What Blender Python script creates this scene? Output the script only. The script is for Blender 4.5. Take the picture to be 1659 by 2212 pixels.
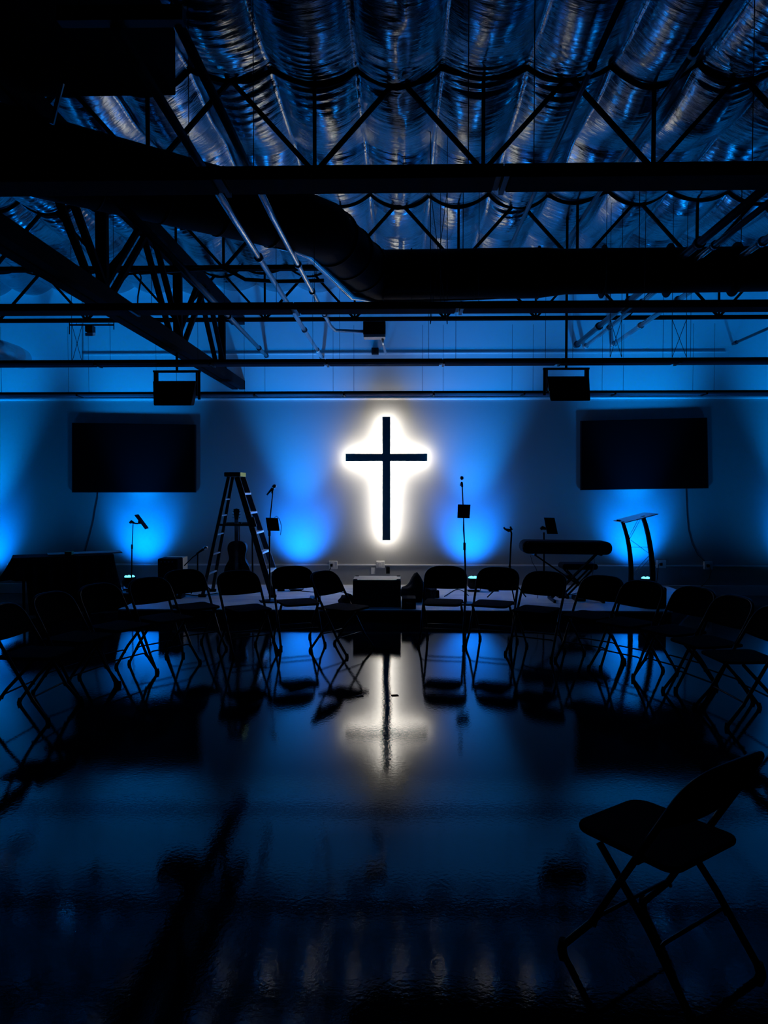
import bpy, math, random
import numpy as np
from mathutils import Vector, Matrix, Euler
random.seed(7)
R = math.radians
for o in list(bpy.data.objects): bpy.data.objects.remove(o)
scn = bpy.context.scene
COL = scn.collection

# ---------------------------------------------------------------- camera
F = 26/36*2212
cam_d = bpy.data.cameras.new('camera'); cam = bpy.data.objects.new('camera', cam_d); COL.objects.link(cam)
cam_d.sensor_fit = 'VERTICAL'; cam_d.sensor_height = 36; cam_d.lens = 26
cam_d.clip_start = .05; cam_d.clip_end = 100
CAM = Vector((0, 0, 1.6))
YAW, PITCH = 1.31, 1.83
cam.location = CAM; cam.rotation_euler = (R(90-PITCH), 0, R(YAW))
scn.camera = cam
RM = Euler((R(90-PITCH), 0, R(YAW))).to_matrix()
def P(px, py, d):
    v = RM @ Vector(((px-829.5)/F, -(py-1106)/F, -1))
    return CAM + v*(d/v.y)
def S(d): return F/d

# ---------------------------------------------------------------- world, exposure
w = bpy.data.worlds.new('world'); scn.world = w; w.use_nodes = True
w.node_tree.nodes['Background'].inputs[0].default_value = (0, 0, 0, 1)
w.node_tree.nodes['Background'].inputs[1].default_value = 0
scn.view_settings.view_transform = 'Standard'; scn.view_settings.look = 'None'
scn.view_settings.exposure = 0; scn.view_settings.gamma = 1; scn.view_settings.use_curve_mapping = False
BEAM_COL, WASH_COL = (0.0, .18, 1.0), (0.0, .26, 1.0)
BEAM_POWER, WASH_POWER, SPILL_POWER = 300, 1000, 70
CROSS_EMIT = 54

WALL_Y = 11.12; ZS = .141; STAGE_D = 8.83

# ---------------------------------------------------------------- helpers
def mat(name, col, rough=.5, metal=0, noise=.15, nscale=8, bump=0, bscale=30, emit=None, estr=0, coat=0, ior=1.5, stretch=(1,1,1), spec=.5):
    m = bpy.data.materials.new(name); m.use_nodes = True
    nt = m.node_tree; b = nt.nodes['Principled BSDF']
    b.inputs['Roughness'].default_value = rough; b.inputs['Metallic'].default_value = metal
    b.inputs['IOR'].default_value = ior; b.inputs['Coat Weight'].default_value = coat
    b.inputs['Specular IOR Level'].default_value = spec
    tc = nt.nodes.new('ShaderNodeTexCoord'); mp = nt.nodes.new('ShaderNodeMapping')
    mp.inputs['Scale'].default_value = stretch
    nt.links.new(tc.outputs['Object'], mp.inputs[0])
    n = nt.nodes.new('ShaderNodeTexNoise'); n.inputs['Scale'].default_value = nscale; n.inputs['Detail'].default_value = 5
    nt.links.new(mp.outputs[0], n.inputs[0])
    r = nt.nodes.new('ShaderNodeMapRange'); r.inputs['To Min'].default_value = 1-noise; r.inputs['To Max'].default_value = 1+noise
    nt.links.new(n.outputs[0], r.inputs[0])
    mx = nt.nodes.new('ShaderNodeVectorMath'); mx.operation = 'SCALE'; mx.inputs[0].default_value = col
    nt.links.new(r.outputs[0], mx.inputs['Scale']); nt.links.new(mx.outputs[0], b.inputs['Base Color'])
    if bump:
        n2 = nt.nodes.new('ShaderNodeTexNoise'); n2.inputs['Scale'].default_value = bscale; n2.inputs['Detail'].default_value = 4
        nt.links.new(mp.outputs[0], n2.inputs[0])
        bp = nt.nodes.new('ShaderNodeBump'); bp.inputs['Strength'].default_value = bump; bp.inputs['Distance'].default_value = .01
        nt.links.new(n2.outputs[0], bp.inputs['Height']); nt.links.new(bp.outputs[0], b.inputs['Normal'])
    if emit:
        b.inputs['Emission Color'].default_value = (*emit, 1); b.inputs['Emission Strength'].default_value = estr
    return m

M = {}
M['upper_wall'] = mat('white_upper_wall_paint', (.82, .86, .86), .75, noise=.03, nscale=1.5)
M['wall'] = mat('grey_wall_paint', (.29, .30, .31), .75, noise=.03, nscale=1.5, bump=.08, bscale=60)
M['dark_wall'] = mat('dim_wall_paint', (.10, .10, .11), .8, noise=.05)
M['trim'] = mat('white_trim_paint', (.62, .63, .65), .45, noise=.04)
M['black'] = mat('black_enamel', (.003, .003, .0035), .38, noise=.2, spec=.12)
M['chair'] = mat('black_chair_enamel', (.002, .002, .0025), .85, noise=.2, spec=.02)
M['black_matte'] = mat('black_matte', (.004, .004, .005), .85, noise=.25, spec=.08)
M['black_fabric'] = mat('black_fabric', (.008, .008, .010), .95, noise=.3, nscale=40, bump=.4, bscale=120, spec=.1)
M['steel_dark'] = mat('dark_painted_steel', (.005, .006, .008), .85, 0, spec=.05, noise=.3, nscale=12)
M['fixture'] = mat('fixture_enamel', (.012, .012, .014), .55, noise=.1, spec=.15)
M['lens'] = mat('fixture_diffuser', (.05, .05, .07), .9, noise=.05, spec=.02)
M['pipe'] = mat('galvanised_pipe', (.5, .51, .53), .22, .7, noise=.2, nscale=20, stretch=(1, .2, 1))
M['conduit'] = mat('dark_conduit', (.08, .08, .09), .35, .7, noise=.3)
M['duct'] = mat('dark_spiral_duct', (.004, .004, .005), .6, .0, spec=.03, noise=.2, nscale=5)
M['screen'] = mat('screen_glass', (.001, .001, .0015), .5, noise=.1, spec=.05)
M['bezel'] = mat('black_bezel', (.006, .006, .007), .5, noise=.1, spec=.3)
M['cross'] = mat('cross_face', (.035, .10, .11), .5, noise=.12, nscale=14, bump=.2)
M['led'] = mat('warm_led_strip', (.8, .8, .75), .5, emit=(1, .90, .76), estr=CROSS_EMIT)
M['lamp_lens'] = mat('blue_led_lens', (.2, .5, .6), .3, emit=(.10, .75, .95), estr=3.0)
M['stage_top'] = mat('stage_boards', (.78, .79, .80), .55, noise=.35, nscale=3, bump=.3, bscale=14, stretch=(.5, 4, 1))
M['ladder'] = mat('ladder_fibreglass', (.012, .012, .015), .5, noise=.2)
M['ladder_step'] = mat('aluminium_step', (.85, .86, .88), .35, .15, noise=.15, nscale=20)
M['yellow'] = mat('yellow_plastic', (1.0, .72, .06), .5, noise=.15, nscale=60)
M['guitar'] = mat('dark_guitar_wood', (.03, .012, .006), .25, noise=.4, nscale=6, stretch=(6, 1, 1), coat=.4)
M['chrome'] = mat('chrome_metal', (.6, .6, .62), .2, 1, noise=.05)
M['wood'] = mat('pale_birch', (.85, .68, .45), .5, noise=.2, nscale=5, stretch=(6, 6, 1))
M['cable'] = mat('black_cable', (.01, .01, .011), .6, noise=.1)
M['acrylic'] = mat('pale_acrylic_top', (.55, .6, .62), .2, noise=.05)
M['paper'] = mat('paper', (.5, .5, .5), .7, noise=.06)
M['green'] = mat('green_plastic', (.12, .3, .08), .5, noise=.1)
M['crate'] = mat('black_laminate', (.012, .012, .014), .6, noise=.2)
M['crate_top'] = mat('grey_laminate_top', (.36, .34, .33), .5, noise=.25, nscale=9, bump=.15)
M['white_plastic'] = mat('white_plastic', (.6, .61, .62), .4, noise=.05)
M['tape'] = mat('black_tape', (.003, .003, .003), .9, noise=.1, spec=.05)
M['red'] = mat('red_indicator', (.4, .02, .01), .4, emit=(1, .1, .03), estr=.5)

def polished_floor():
    m = bpy.data.materials.new('polished_concrete'); m.use_nodes = True
    nt = m.node_tree; b = nt.nodes['Principled BSDF']; L = nt.links
    tc = nt.nodes.new('ShaderNodeTexCoord')
    def noise(scale, det, st=(1, 1, 1)):
        mp = nt.nodes.new('ShaderNodeMapping'); mp.inputs['Scale'].default_value = st
        L.new(tc.outputs['Object'], mp.inputs[0])
        n = nt.nodes.new('ShaderNodeTexNoise'); n.inputs['Scale'].default_value = scale; n.inputs['Detail'].default_value = det
        L.new(mp.outputs[0], n.inputs[0]); return n
    n1 = noise(.8, 6)
    cr = nt.nodes.new('ShaderNodeValToRGB')
    cr.color_ramp.elements[0].position = .3; cr.color_ramp.elements[0].color = (.004, .004, .005, 1)
    cr.color_ramp.elements[1].position = .75; cr.color_ramp.elements[1].color = (.010, .010, .012, 1)
    L.new(n1.outputs[0], cr.inputs[0]); L.new(cr.outputs[0], b.inputs['Base Color'])
    n2 = noise(5, 5)
    mr = nt.nodes.new('ShaderNodeMapRange'); mr.inputs['From Min'].default_value = .3; mr.inputs['From Max'].default_value = .7
    mr.inputs['To Min'].default_value = .01; mr.inputs['To Max'].default_value = .035
    L.new(n2.outputs[0], mr.inputs[0]); L.new(mr.outputs[0], b.inputs['Roughness'])
    b.inputs['IOR'].default_value = 1.52
    n3 = noise(1.6, 2, (1, .35, 1)); n4 = noise(48, 5)
    b1 = nt.nodes.new('ShaderNodeBump'); b1.inputs['Strength'].default_value = .18; b1.inputs['Distance'].default_value = .02
    L.new(n3.outputs[0], b1.inputs['Height'])
    b2 = nt.nodes.new('ShaderNodeBump'); b2.inputs['Strength'].default_value = .055; b2.inputs['Distance'].default_value = .005
    L.new(n4.outputs[0], b2.inputs['Height']); L.new(b1.outputs[0], b2.inputs['Normal'])
    L.new(b2.outputs[0], b.inputs['Normal'])
    return m
M['floor'] = polished_floor()

def foil():
    m = bpy.data.materials.new('foil_faced_insulation'); m.use_nodes = True
    nt = m.node_tree; b = nt.nodes['Principled BSDF']; L = nt.links
    b.inputs['Roughness'].default_value = .16; b.inputs['Metallic'].default_value = .93
    tc = nt.nodes.new('ShaderNodeTexCoord')
    mp = nt.nodes.new('ShaderNodeMapping'); mp.inputs['Scale'].default_value = (1.6, 9, 3)
    L.new(tc.outputs['Object'], mp.inputs[0])
    n = nt.nodes.new('ShaderNodeTexNoise'); n.inputs['Scale'].default_value = 4; n.inputs['Detail'].default_value = 6; n.inputs['Distortion'].default_value = .6
    L.new(mp.outputs[0], n.inputs[0])
    bp = nt.nodes.new('ShaderNodeBump'); bp.inputs['Strength'].default_value = .3; bp.inputs['Distance'].default_value = .015
    L.new(n.outputs[0], bp.inputs['Height']); L.new(bp.outputs[0], b.inputs['Normal'])
    cr = nt.nodes.new('ShaderNodeMapRange'); cr.inputs['To Min'].default_value = .85; cr.inputs['To Max'].default_value = 1.1
    L.new(n.outputs[0], cr.inputs[0])
    mx = nt.nodes.new('ShaderNodeVectorMath'); mx.operation = 'SCALE'; mx.inputs[0].default_value = (.31, .34, .37)
    L.new(cr.outputs[0], mx.inputs['Scale']); L.new(mx.outputs[0], b.inputs['Base Color'])
    return m
M['foil'] = foil()

class MB:
    """collects shapes, builds one mesh object"""
    def __init__(s): s.v = []; s.f = []; s.sm = []
    def add(s, vs, fs, smooth=False):
        n = len(s.v); s.v += [Vector(v) for v in vs]
        s.f += [tuple(i+n for i in f) for f in fs]; s.sm += [smooth]*len(fs); return s
    def box(s, c, size, rot=None):
        c = Vector(c); h = Vector(size)/2; vs = []
        for x in (-1, 1):
            for y in (-1, 1):
                for z in (-1, 1):
                    v = Vector((x*h.x, y*h.y, z*h.z))
                    if rot: v = Euler(rot).to_matrix() @ v
                    vs.append(c+v)
        return s.add(vs, [(0,1,3,2),(4,6,7,5),(0,4,5,1),(2,3,7,6),(0,2,6,4),(1,5,7,3)])
    def hexa(s, p):  # 8 points: bottom 4 ccw, top 4 ccw
        return s.add(p, [(3,2,1,0),(4,5,6,7),(0,1,5,4),(1,2,6,5),(2,3,7,6),(3,0,4,7)])
    def bar(s, p, q, w, h, up=(0, 0, 1)):
        p = Vector(p); q = Vector(q); d = (q-p).normalized(); up = Vector(up)
        if abs(d.dot(up)) > .98: up = Vector((0, 1, 0))
        x = d.cross(up).normalized(); y = x.cross(d).normalized()
        a = [(-1,-1),(1,-1),(1,1),(-1,1)]
        vs = [p+x*i*w/2+y*j*h/2 for i, j in a] + [q+x*i*w/2+y*j*h/2 for i, j in a]
        return s.hexa(vs)
    def tube(s, pts, r, seg=10, cap=True, closed=False):
        pts = [Vector(p) for p in pts]; n = len(pts)
        rs = r if isinstance(r, (list, tuple)) else [r]*n
        vs = []; prev = None
        for i, p in enumerate(pts):
            if closed: t = (pts[(i+1) % n]-pts[i-1]).normalized()
            elif i == 0: t = (pts[1]-p).normalized()
            elif i == n-1: t = (p-pts[-2]).normalized()
            else:
                a = (p-pts[i-1]).normalized(); b = (pts[i+1]-p).normalized(); t = (a+b).normalized()
            if prev is None:
                u = t.orthogonal().normalized()
            else:
                u = (prev-t*prev.dot(t)).normalized()
            prev = u; v = t.cross(u)
            k = 1
            if 0 < i < n-1 and not closed:
                c = max(.5, (p-pts[i-1]).normalized().dot(t)); k = 1/c
            for j in range(seg):
                a = 2*math.pi*j/seg
                vs.append(p+(u*math.cos(a)+v*math.sin(a))*rs[i])
        fs = []
        for i in range(n if closed else n-1):
            for j in range(seg):
                a = i*seg+j; b = i*seg+(j+1) % seg; i2 = (i+1) % n
                fs.append((a, b, i2*seg+(j+1) % seg, i2*seg+j))
        s.add(vs, fs, True)
        if cap and not closed:
            o = len(s.v)-len(vs)
            s.f.append(tuple(o+j for j in range(seg))[::-1]); s.sm.append(False)
            s.f.append(tuple(o+(n-1)*seg+j for j in range(seg))); s.sm.append(False)
        return s
    def cyl(s, p, q, r, seg=20, r2=None):
        return s.tube([p, q], [r, r if r2 is None else r2], seg)
    def lathe(s, c, prof, seg=20, axis='z'):
        vs = []; c = Vector(c)
        for r, z in prof:
            for j in range(seg):
                a = 2*math.pi*j/seg
                v = Vector((r*math.cos(a), r*math.sin(a), z))
                if axis == 'y': v = Vector((v.x, v.z, v.y))
                if axis == 'x': v = Vector((v.z, v.y, v.x))
                vs.append(c+v)
        n = len(prof)
        fs = [(i*seg+j, i*seg+(j+1) % seg, (i+1)*seg+(j+1) % seg, (i+1)*seg+j) for i in range(n-1) for j in range(seg)]
        s.add(vs, fs, True); o = len(s.v)-len(vs)
        s.f.append(tuple(o+j for j in range(seg))[::-1]); s.sm.append(False)
        s.f.append(tuple(o+(n-1)*seg+j for j in range(seg))); s.sm.append(False)
        return s
    def prism(s, poly, off):  # polygon of 3D points extruded by vector off
        poly = [Vector(p) for p in poly]; off = Vector(off); n = len(poly)
        vs = poly + [p+off for p in poly]
        fs = [tuple(range(n))[::-1], tuple(range(n, 2*n))] + [(i, (i+1) % n, (i+1) % n+n, i+n) for i in range(n)]
        return s.add(vs, fs)
    def build(s, name, m, parent=None, bevel=0):
        me = bpy.data.meshes.new(name)
        o0 = parent_world(parent)
        me.from_pydata([tuple(v-o0) for v in s.v], [], s.f); me.update()
        me.polygons.foreach_set('use_smooth', s.sm)
        o = bpy.data.objects.new(name, me); COL.objects.link(o)
        me.materials.append(m)
        import bmesh
        bm = bmesh.new(); bm.from_mesh(me); bmesh.ops.recalc_face_normals(bm, faces=bm.faces); bm.to_mesh(me); bm.free()
        if parent: o.parent = parent
        if bevel:
            b = o.modifiers.new('bevel', 'BEVEL'); b.width = bevel; b.segments = 2; b.limit_method = 'ANGLE'
        return o
def parent_world(p):
    v = Vector((0, 0, 0))
    while p is not None:
        v += p.location; p = p.parent
    return v
def tag(o, label=None, cat=None, group=None, kind=None):
    if label: o['label'] = label
    if cat: o['category'] = cat
    if group: o['group'] = group
    if kind: o['kind'] = kind
    return o
def thing(name, label, cat, loc, group=None):
    o = bpy.data.objects.new(name, None); COL.objects.link(o); o.location = loc; o.empty_display_size = .1
    return tag(o, label, cat, group)
def single(mb, name, m, label, cat, group=None, bevel=0):
    """a thing of one mesh, origin at its base"""
    xs = [v.x for v in mb.v]; ys = [v.y for v in mb.v]; zs = [v.z for v in mb.v]
    c = Vector(((min(xs)+max(xs))/2, (min(ys)+max(ys))/2, min(zs)))
    mb.v = [v-c for v in mb.v]
    o = mb.build(name, m, None, bevel); o.location = c
    return tag(o, label, cat, group)
def struct(name, mb, m, label=None, bevel=0):
    o = mb.build(name, m, None, bevel); o['kind'] = 'structure'
    if label: o['label'] = label
    return o
def copy_tree(o, parent=None):
    c = o.copy(); COL.objects.link(c)
    if parent: c.parent = parent
    for ch in list(o.children): copy_tree(ch, c)
    return c

# ================================================================ room shell
X0, X1, Y0 = -8.5, 8.5, -3.0
struct('floor', MB().box(((X0+X1)/2, (Y0+WALL_Y)/2, -.05), (X1-X0+.4, WALL_Y-Y0+.4, .1)), M['floor'], 'polished dark concrete floor mirroring the lit cross')
ZSPLIT = P(860, 863, WALL_Y).z
struct('wall_back', MB().box((0, WALL_Y+.1, (ZSPLIT-.1)/2), (X1-X0+.4, .2, ZSPLIT+.1)), M['wall'], 'grey painted wall behind the stage washed with blue light')
struct('wall_back_upper', MB().box((0, WALL_Y+.1, (ZSPLIT+4.7)/2), (X1-X0+.4, .2, 4.7-ZSPLIT)), M['upper_wall'], 'white painted upper part of the wall behind the stage')
struct('trim_2', MB().box((0, WALL_Y-.01, ZSPLIT+.012), (X1-X0, .02, .024)), M['upper_wall'], 'pale strip where the grey wall meets the white wall above')
struct('wall_left', MB().box((X0-.1, (Y0+WALL_Y)/2, 2.3), (.2, WALL_Y-Y0, 4.8)), M['dark_wall'], 'side wall on the left beyond the frame')
struct('wall_right', MB().box((X1+.1, (Y0+WALL_Y)/2, 2.3), (.2, WALL_Y-Y0, 4.8)), M['dark_wall'], 'side wall on the right beyond the frame')
struct('wall_front', MB().box((0, Y0-.1, 2.3), (X1-X0+.4, .2, 4.8)), M['dark_wall'], 'wall behind the viewer')
struct('baseboard_back', MB().box((0, WALL_Y-.008, .075), (X1-X0, .016, .15)), M['trim'], 'baseboard along the foot of the stage wall', bevel=.003)
struct('trim_1', MB().box((0, WALL_Y-.004, 3.62), (9.6, .008, .018)), M['trim'], 'thin pale ledge high on the stage wall')

# sagging foil-faced insulation ceiling
JOISTS = (5.46, 7.77, 10.12)
def vnoise(x, y, seed=0):
    rs = np.random.RandomState(seed); g = rs.rand(257, 257)
    xi = np.floor(x).astype(int); yi = np.floor(y).astype(int); fx = x-xi; fy = y-yi
    fx = fx*fx*(3-2*fx); fy = fy*fy*(3-2*fy); xi %= 256; yi %= 256
    return (g[xi, yi]*(1-fx)*(1-fy)+g[xi+1, yi]*fx*(1-fy)+g[xi, yi+1]*(1-fx)*fy+g[xi+1, yi+1]*fx*fy)*2-1
SEAM, BAY, ZC = .29, .612, 4.66
def ceil_z(x, y):
    x = np.asarray(x, float); y = np.asarray(y, float)
    u = (x-SEAM)/BAY; k = np.floor(u); fr = u-k
    dj = np.min([np.abs(y-j) for j in JOISTS+(3.12, .8)], axis=0)
    amp = .125*(1+.35*vnoise(k*3.7+5, y*.9, 3))
    z = ZC - amp*np.sin(np.pi*fr)**.75
    z -= .07*np.sin(np.pi*np.clip(dj/1.17, 0, 1))*(.6+.4*np.sin(np.pi*fr))
    z += .03*vnoise(x*1.3, y*1.1, 8)
    # pleats running across the bays, fanning out from where the blanket is pinned at the joists
    near = np.exp(-(dj/.42)**2)
    patch = np.clip(vnoise(x*1.7+9, y*1.5+4, 11)*1.6+.1, 0, 1)
    wv = y*(2*np.pi/.085)+3.5*vnoise(x*3.1, y*2.2, 21)+2.2*np.cos(np.pi*fr)*np.sign(np.sin(y*3))
    z += (.0008+.010*patch*(.12+near))*np.sin(wv)*np.abs(np.sin(np.pi*fr))**.5
    z += .007*vnoise(x*5, y*13, 31)*(.25+near)
    z += .012*vnoise(x*2.3, y*3.1, 33)
    return z
nx, ny = 430, 620
xs = np.linspace(X0, X1, nx); ys = np.linspace(Y0, WALL_Y, ny)
# the visible part gets most of the grid
ys = np.concatenate([np.linspace(Y0, 2.8, 60), np.linspace(2.8, WALL_Y, ny-59)[1:]])
xs = np.concatenate([np.linspace(X0, -6.4, 20)[:-1], np.linspace(-6.4, 6.4, nx), np.linspace(6.4, X1, 20)[1:]])
gx, gy = np.meshgrid(xs, ys); gz = ceil_z(gx, gy)
n1, n0 = gx.shape
me = bpy.data.meshes.new('ceiling'); nv = n1*n0
me.vertices.add(nv); me.vertices.foreach_set('co', np.stack([gx, gy, gz], -1).astype(np.float32).ravel())
ii, jj = np.meshgrid(np.arange(n1-1), np.arange(n0-1), indexing='ij'); a = (ii*n0+jj).ravel()
quads = np.stack([a, a+n0, a+n0+1, a+1], -1); nf = len(quads)
me.loops.add(nf*4); me.loops.foreach_set('vertex_index', quads.ravel().astype(np.int32))
me.polygons.add(nf); me.polygons.foreach_set('loop_start', np.arange(0, nf*4, 4, dtype=np.int32))
me.polygons.foreach_set('use_smooth', np.ones(nf, bool)); me.update(calc_edges=True); me.validate()
me.materials.append(M['foil'])
ceil = bpy.data.objects.new('ceiling', me); COL.objects.link(ceil); ceil['kind'] = 'structure'
ceil['label'] = 'sagging foil faced insulation blanket under the roof'

# ================================================================ stage
def stage():
    t = thing('stage_platform', 'low wide stage platform with a pale worn top and black front', 'stage', (-.1, 10, 0))
    poly = [(-4.12, WALL_Y-.02), (-4.12, 10.2), (-3.42, 10.2), (-3.42, STAGE_D), (3.22, STAGE_D), (3.98, 10.25), (3.98, WALL_Y-.02)]
    MB().prism([(x, y, 0) for x, y in poly], (0, 0, ZS-.02)).build('riser', M['black_matte'], t)
    # deck sheets
    k = 0
    MB().prism([(x, y, ZS-.02) for x, y in poly], (0, 0, .02)).build('deck', M['stage_top'], t, bevel=.003)
    return t
stage()

# ================================================================ the cross
def cross():
    yf, yb = 10.89, 10.945
    a = P(826, 900, yf); b = P(843, 1167, yf); c = P(746.5, 980, yf); d = P(923, 996, yf)
    xc = (a.x+b.x)/2; w = b.x-a.x
    t = thing('wall_cross', 'dark cross on the stage wall with a warm white glow behind it', 'cross', (xc, WALL_Y-.01, b.z))
    def plus(y, inset):
        x0, x1 = xc-w/2+inset, xc+w/2-inset; zt, zb = a.z-inset, b.z+inset
        L, Rr = c.x+inset, d.x-inset; h1, h0 = c.z-inset, d.z+inset
        return [(x0,y,zb),(x1,y,zb),(x1,y,h0),(Rr,y,h0),(Rr,y,h1),(x1,y,h1),(x1,y,zt),(x0,y,zt),(x0,y,h1),(L,y,h1),(L,y,h0),(x0,y,h0)]
    MB().prism(plus(yf, 0), (0, yb-yf, 0)).build('cross_body', M['cross'], t, bevel=.003)
    MB().prism(plus(yb, .012), (0, .012, 0)).build('led_strip', M['led'], t)
    m = MB()
    for z in (a.z-.12, (c.z+d.z)/2, b.z+.3): m.cyl((xc, yb+.012, z), (xc, WALL_Y-.0, z), .012)
    for x in (c.x+.15, d.x-.15): m.cyl((x, yb+.012, (c.z+d.z)/2), (x, WALL_Y, (c.z+d.z)/2), .012)
    m.build('standoff', M['steel_dark'], t)
cross()

# ================================================================ uplights
def make_uplight(loc, label):
    t = thing('led_uplight', label, 'stage light', loc, 'blue uplights along the stage wall')
    l = Vector(loc)
    m = MB(); m.box(l+Vector((0, 0, .006)), (.16, .14, .012)); m.build('floor_plate', M['black'], t)
    m = MB()
    for sx in (-1, 1): m.bar(l+Vector((sx*.098, 0, .012)), l+Vector((sx*.098, 0, .14)), .006, .03, (0, 1, 0))
    m.box(l+Vector((0, 0, .014)), (.2, .03, .006)); m.build('yoke', M['black'], t)
    m = MB(); m.lathe(l, [(.055, .035), (.075, .06), (.09, .075), (.09, .185), (.084, .19), (.084, .18)], 24)
    m.build('housing', M['black'], t)
    m = MB()
    for k in range(7):
        r = 0 if k == 6 else .052; a = k*math.pi/3
        m.lathe(l+Vector((r*math.cos(a), r*math.sin(a), 0)), [(.022, .18), (.022, .196), (.014, .206), (.003, .21)], 12)
    m.build('lens', M['lamp_lens'], t)
    for nm, pw, colr, half, tilt, bl in (('beam', BEAM_POWER, BEAM_COL, 38, 48, 1), ('wash', WASH_POWER, WASH_COL, 25, 8, 1), ('spill', SPILL_POWER, WASH_COL, 82, 0, 1)):
        ld = bpy.data.lights.new(nm, 'SPOT'); ld.energy = pw; ld.color = colr; ld.spot_size = R(2*half); ld.spot_blend = bl
        ld.shadow_soft_size = .09
        lo = bpy.data.objects.new(nm, ld); COL.objects.link(lo); lo.parent = t
        lo.location = (0, 0, .225); lo.rotation_euler = (R(180-tilt), 0, 0)
    return t
UPY = 10.5
names = ['round blue uplight at the left end of the stage, under the left screen',
         'round blue uplight on the stage behind the stepladder and chairs',
         'round blue uplight on the stage right of the cross, by the tall microphone stand',
         'round blue uplight beside the curved lectern on the right']
for px, nm in zip((280, 640, 1023, 1397), names):
    p = P(px, 1247, UPY); make_uplight((p.x, UPY, ZS), nm)
for px, nm in ((-80, 'blue uplight on the floor beyond the left edge of the picture'), (1790, 'blue uplight on the floor beyond the right edge of the picture')):
    p = P(px, 1247, UPY); make_uplight((p.x, UPY, 0), nm)

# ================================================================ screens
def tv(q, d, label, cord):
    (x0, y0), (x1, y1), (x2, y2), (x3, y3) = q   # tl tr br bl
    p = [P(x, y, d) for x, y in ((x3, y3), (x2, y2), (x1, y1), (x0, y0))]
    c = sum(p, Vector())/4
    t = thing('flat_screen', label, 'television', (c.x, WALL_Y-.01, p[0].z), 'wall screens either side of the cross')
    MB().prism(p, (0, .035, 0)).build('bezel', M['bezel'], t, bevel=.004)
    ins = [c+(v-c)*(1-.02/abs((v-c).z)*.5)+Vector((0, -.003, 0)) for v in p]
    MB().prism(ins, (0, .003, 0)).build('screen', M['screen'], t)
    m = MB(); m.box((c.x, (d+.035+WALL_Y)/2, c.z), (.5, WALL_Y-d-.035, .4)); m.build('wall_mount', M['steel_dark'], t)
    m = MB(); m.tube([P(x, y, WALL_Y-.015) for x, y in cord], .006, 6); m.build('power_cord', M['cable'], t)
tv([(155, 913), (423, 917), (423, 1064), (155, 1064)], 11.075, 'black flat screen on the wall left of the cross, above the covered table',
   [(211, 1055), (211, 1075), (206, 1100), (202, 1125), (196, 1150), (189, 1175), (183, 1195)])
tv([(1254, 909), (1528, 902), (1531, 1055), (1254, 1059)], 11.075, 'black flat screen on the wall right of the cross, above the lectern',
   [(1481, 1045), (1482, 1060), (1484, 1110), (1487, 1145), (1495, 1175), (1507, 1198), (1522, 1212)])

# ================================================================ hung loudspeakers
def hung_speaker(x0, x1, yt, yb, ytop, d, polepx, label, lean):
    a = P(x0, yt, d); b = P(x1, yb, d); c = (a+b)/2; w = b.x-a.x; h = a.z-b.z
    t = thing('hanging_speaker', label, 'loudspeaker', (c.x, d+.15, b.z), 'loudspeakers hung either side of the cross')
    top = [Vector((a.x, d+.02, a.z)), Vector((b.x, d+.02, a.z)), Vector((b.x-.05, d+.30, a.z)), Vector((a.x+.05, d+.30, a.z))]
    bot = [Vector((a.x+.03, d-.05, b.z)), Vector((b.x-.04*lean, d-.05, b.z)), Vector((b.x-.08, d+.22, b.z+.03)), Vector((a.x+.08, d+.22, b.z+.03))]
    MB().hexa(bot+top).build('cabinet', M['black_matte'], t, bevel=.012)
    g = [bot[0]+Vector((.03, -.012, .03)), bot[1]+Vector((-.03, -.012, .03)), top[1]+Vector((-.03, -.012, -.03)), top[0]+Vector((.03, -.012, -.03))]
    MB().prism(g, (0, .01, 0)).build('grille', M['black_fabric'], t)
    ztop = P(x0, ytop, d).z
    m = MB()
    for x in (a.x+.02, b.x-.02): m.bar((x, d+.12, b.z+h*.45), (x, d+.12, ztop), .012, .05, (0, 1, 0))
    for sx, x in ((-1, a.x-.005), (1, b.x+.005)):
        m.bar((x, d+.12, b.z+h*.3), (x, d+.12, ztop), .028, .012, (0, 1, 0))
    m.bar((a.x-.02, d+.12, ztop), (b.x+.02, d+.12, ztop), .05, .02)
    m.build('yoke', M['steel_dark'], t)
    MB().cyl((c.x, d+.12, ztop), (c.x, d+.12, 4.62), .014).build('drop_pole', M['steel_dark'], t)
hung_speaker(328, 423, 822, 877, 799, 8.0, 375, 'black loudspeaker hanging left of the cross above the left screen', 1)
hung_speaker(1182, 1274, 812, 867, 793, 8.0, 1228, 'black loudspeaker hanging right of the cross above the right screen', 0)

# ================================================================ strip light rows
GRID0, PITCHX = -.79, 1.225
def make_light():
    t = thing('ceiling_light', 'strip light', 'ceiling light', (0, 0, 0), 'strip lights hung in rows')
    Lh = PITCHX/2
    m = MB(); m.box((0, 0, .03), (PITCHX-.004, .205, .035))
    m.add([(-Lh,-.1,.012),(Lh,-.1,.012),(Lh,-.08,.0),(-Lh,-.08,.0)], [(0,1,2,3)])
    m.build('channel', M['fixture'], t, bevel=.004)
    m = MB(); m.box((0, .002, .006), (PITCHX-.06, .17, .016)); m.build('diffuser', M['lens'], t, bevel=.006)
    m = MB(); m.box((-Lh+.012, 0, .003), (.022, .2, .022)); m.build('end_plate', M['black'], t)
    for sx in (-.47, .47):
        MB().cyl((sx, 0, .047), (sx, 0, .96), .0022, 6).build('hanger_wire', M['black'], t)
    return t
light0 = make_light(); used0 = False
ordn = ['leftmost', 'second', 'third', 'fourth', 'fifth', 'sixth', 'seventh', 'eighth', 'ninth', 'tenth', 'eleventh']
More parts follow.
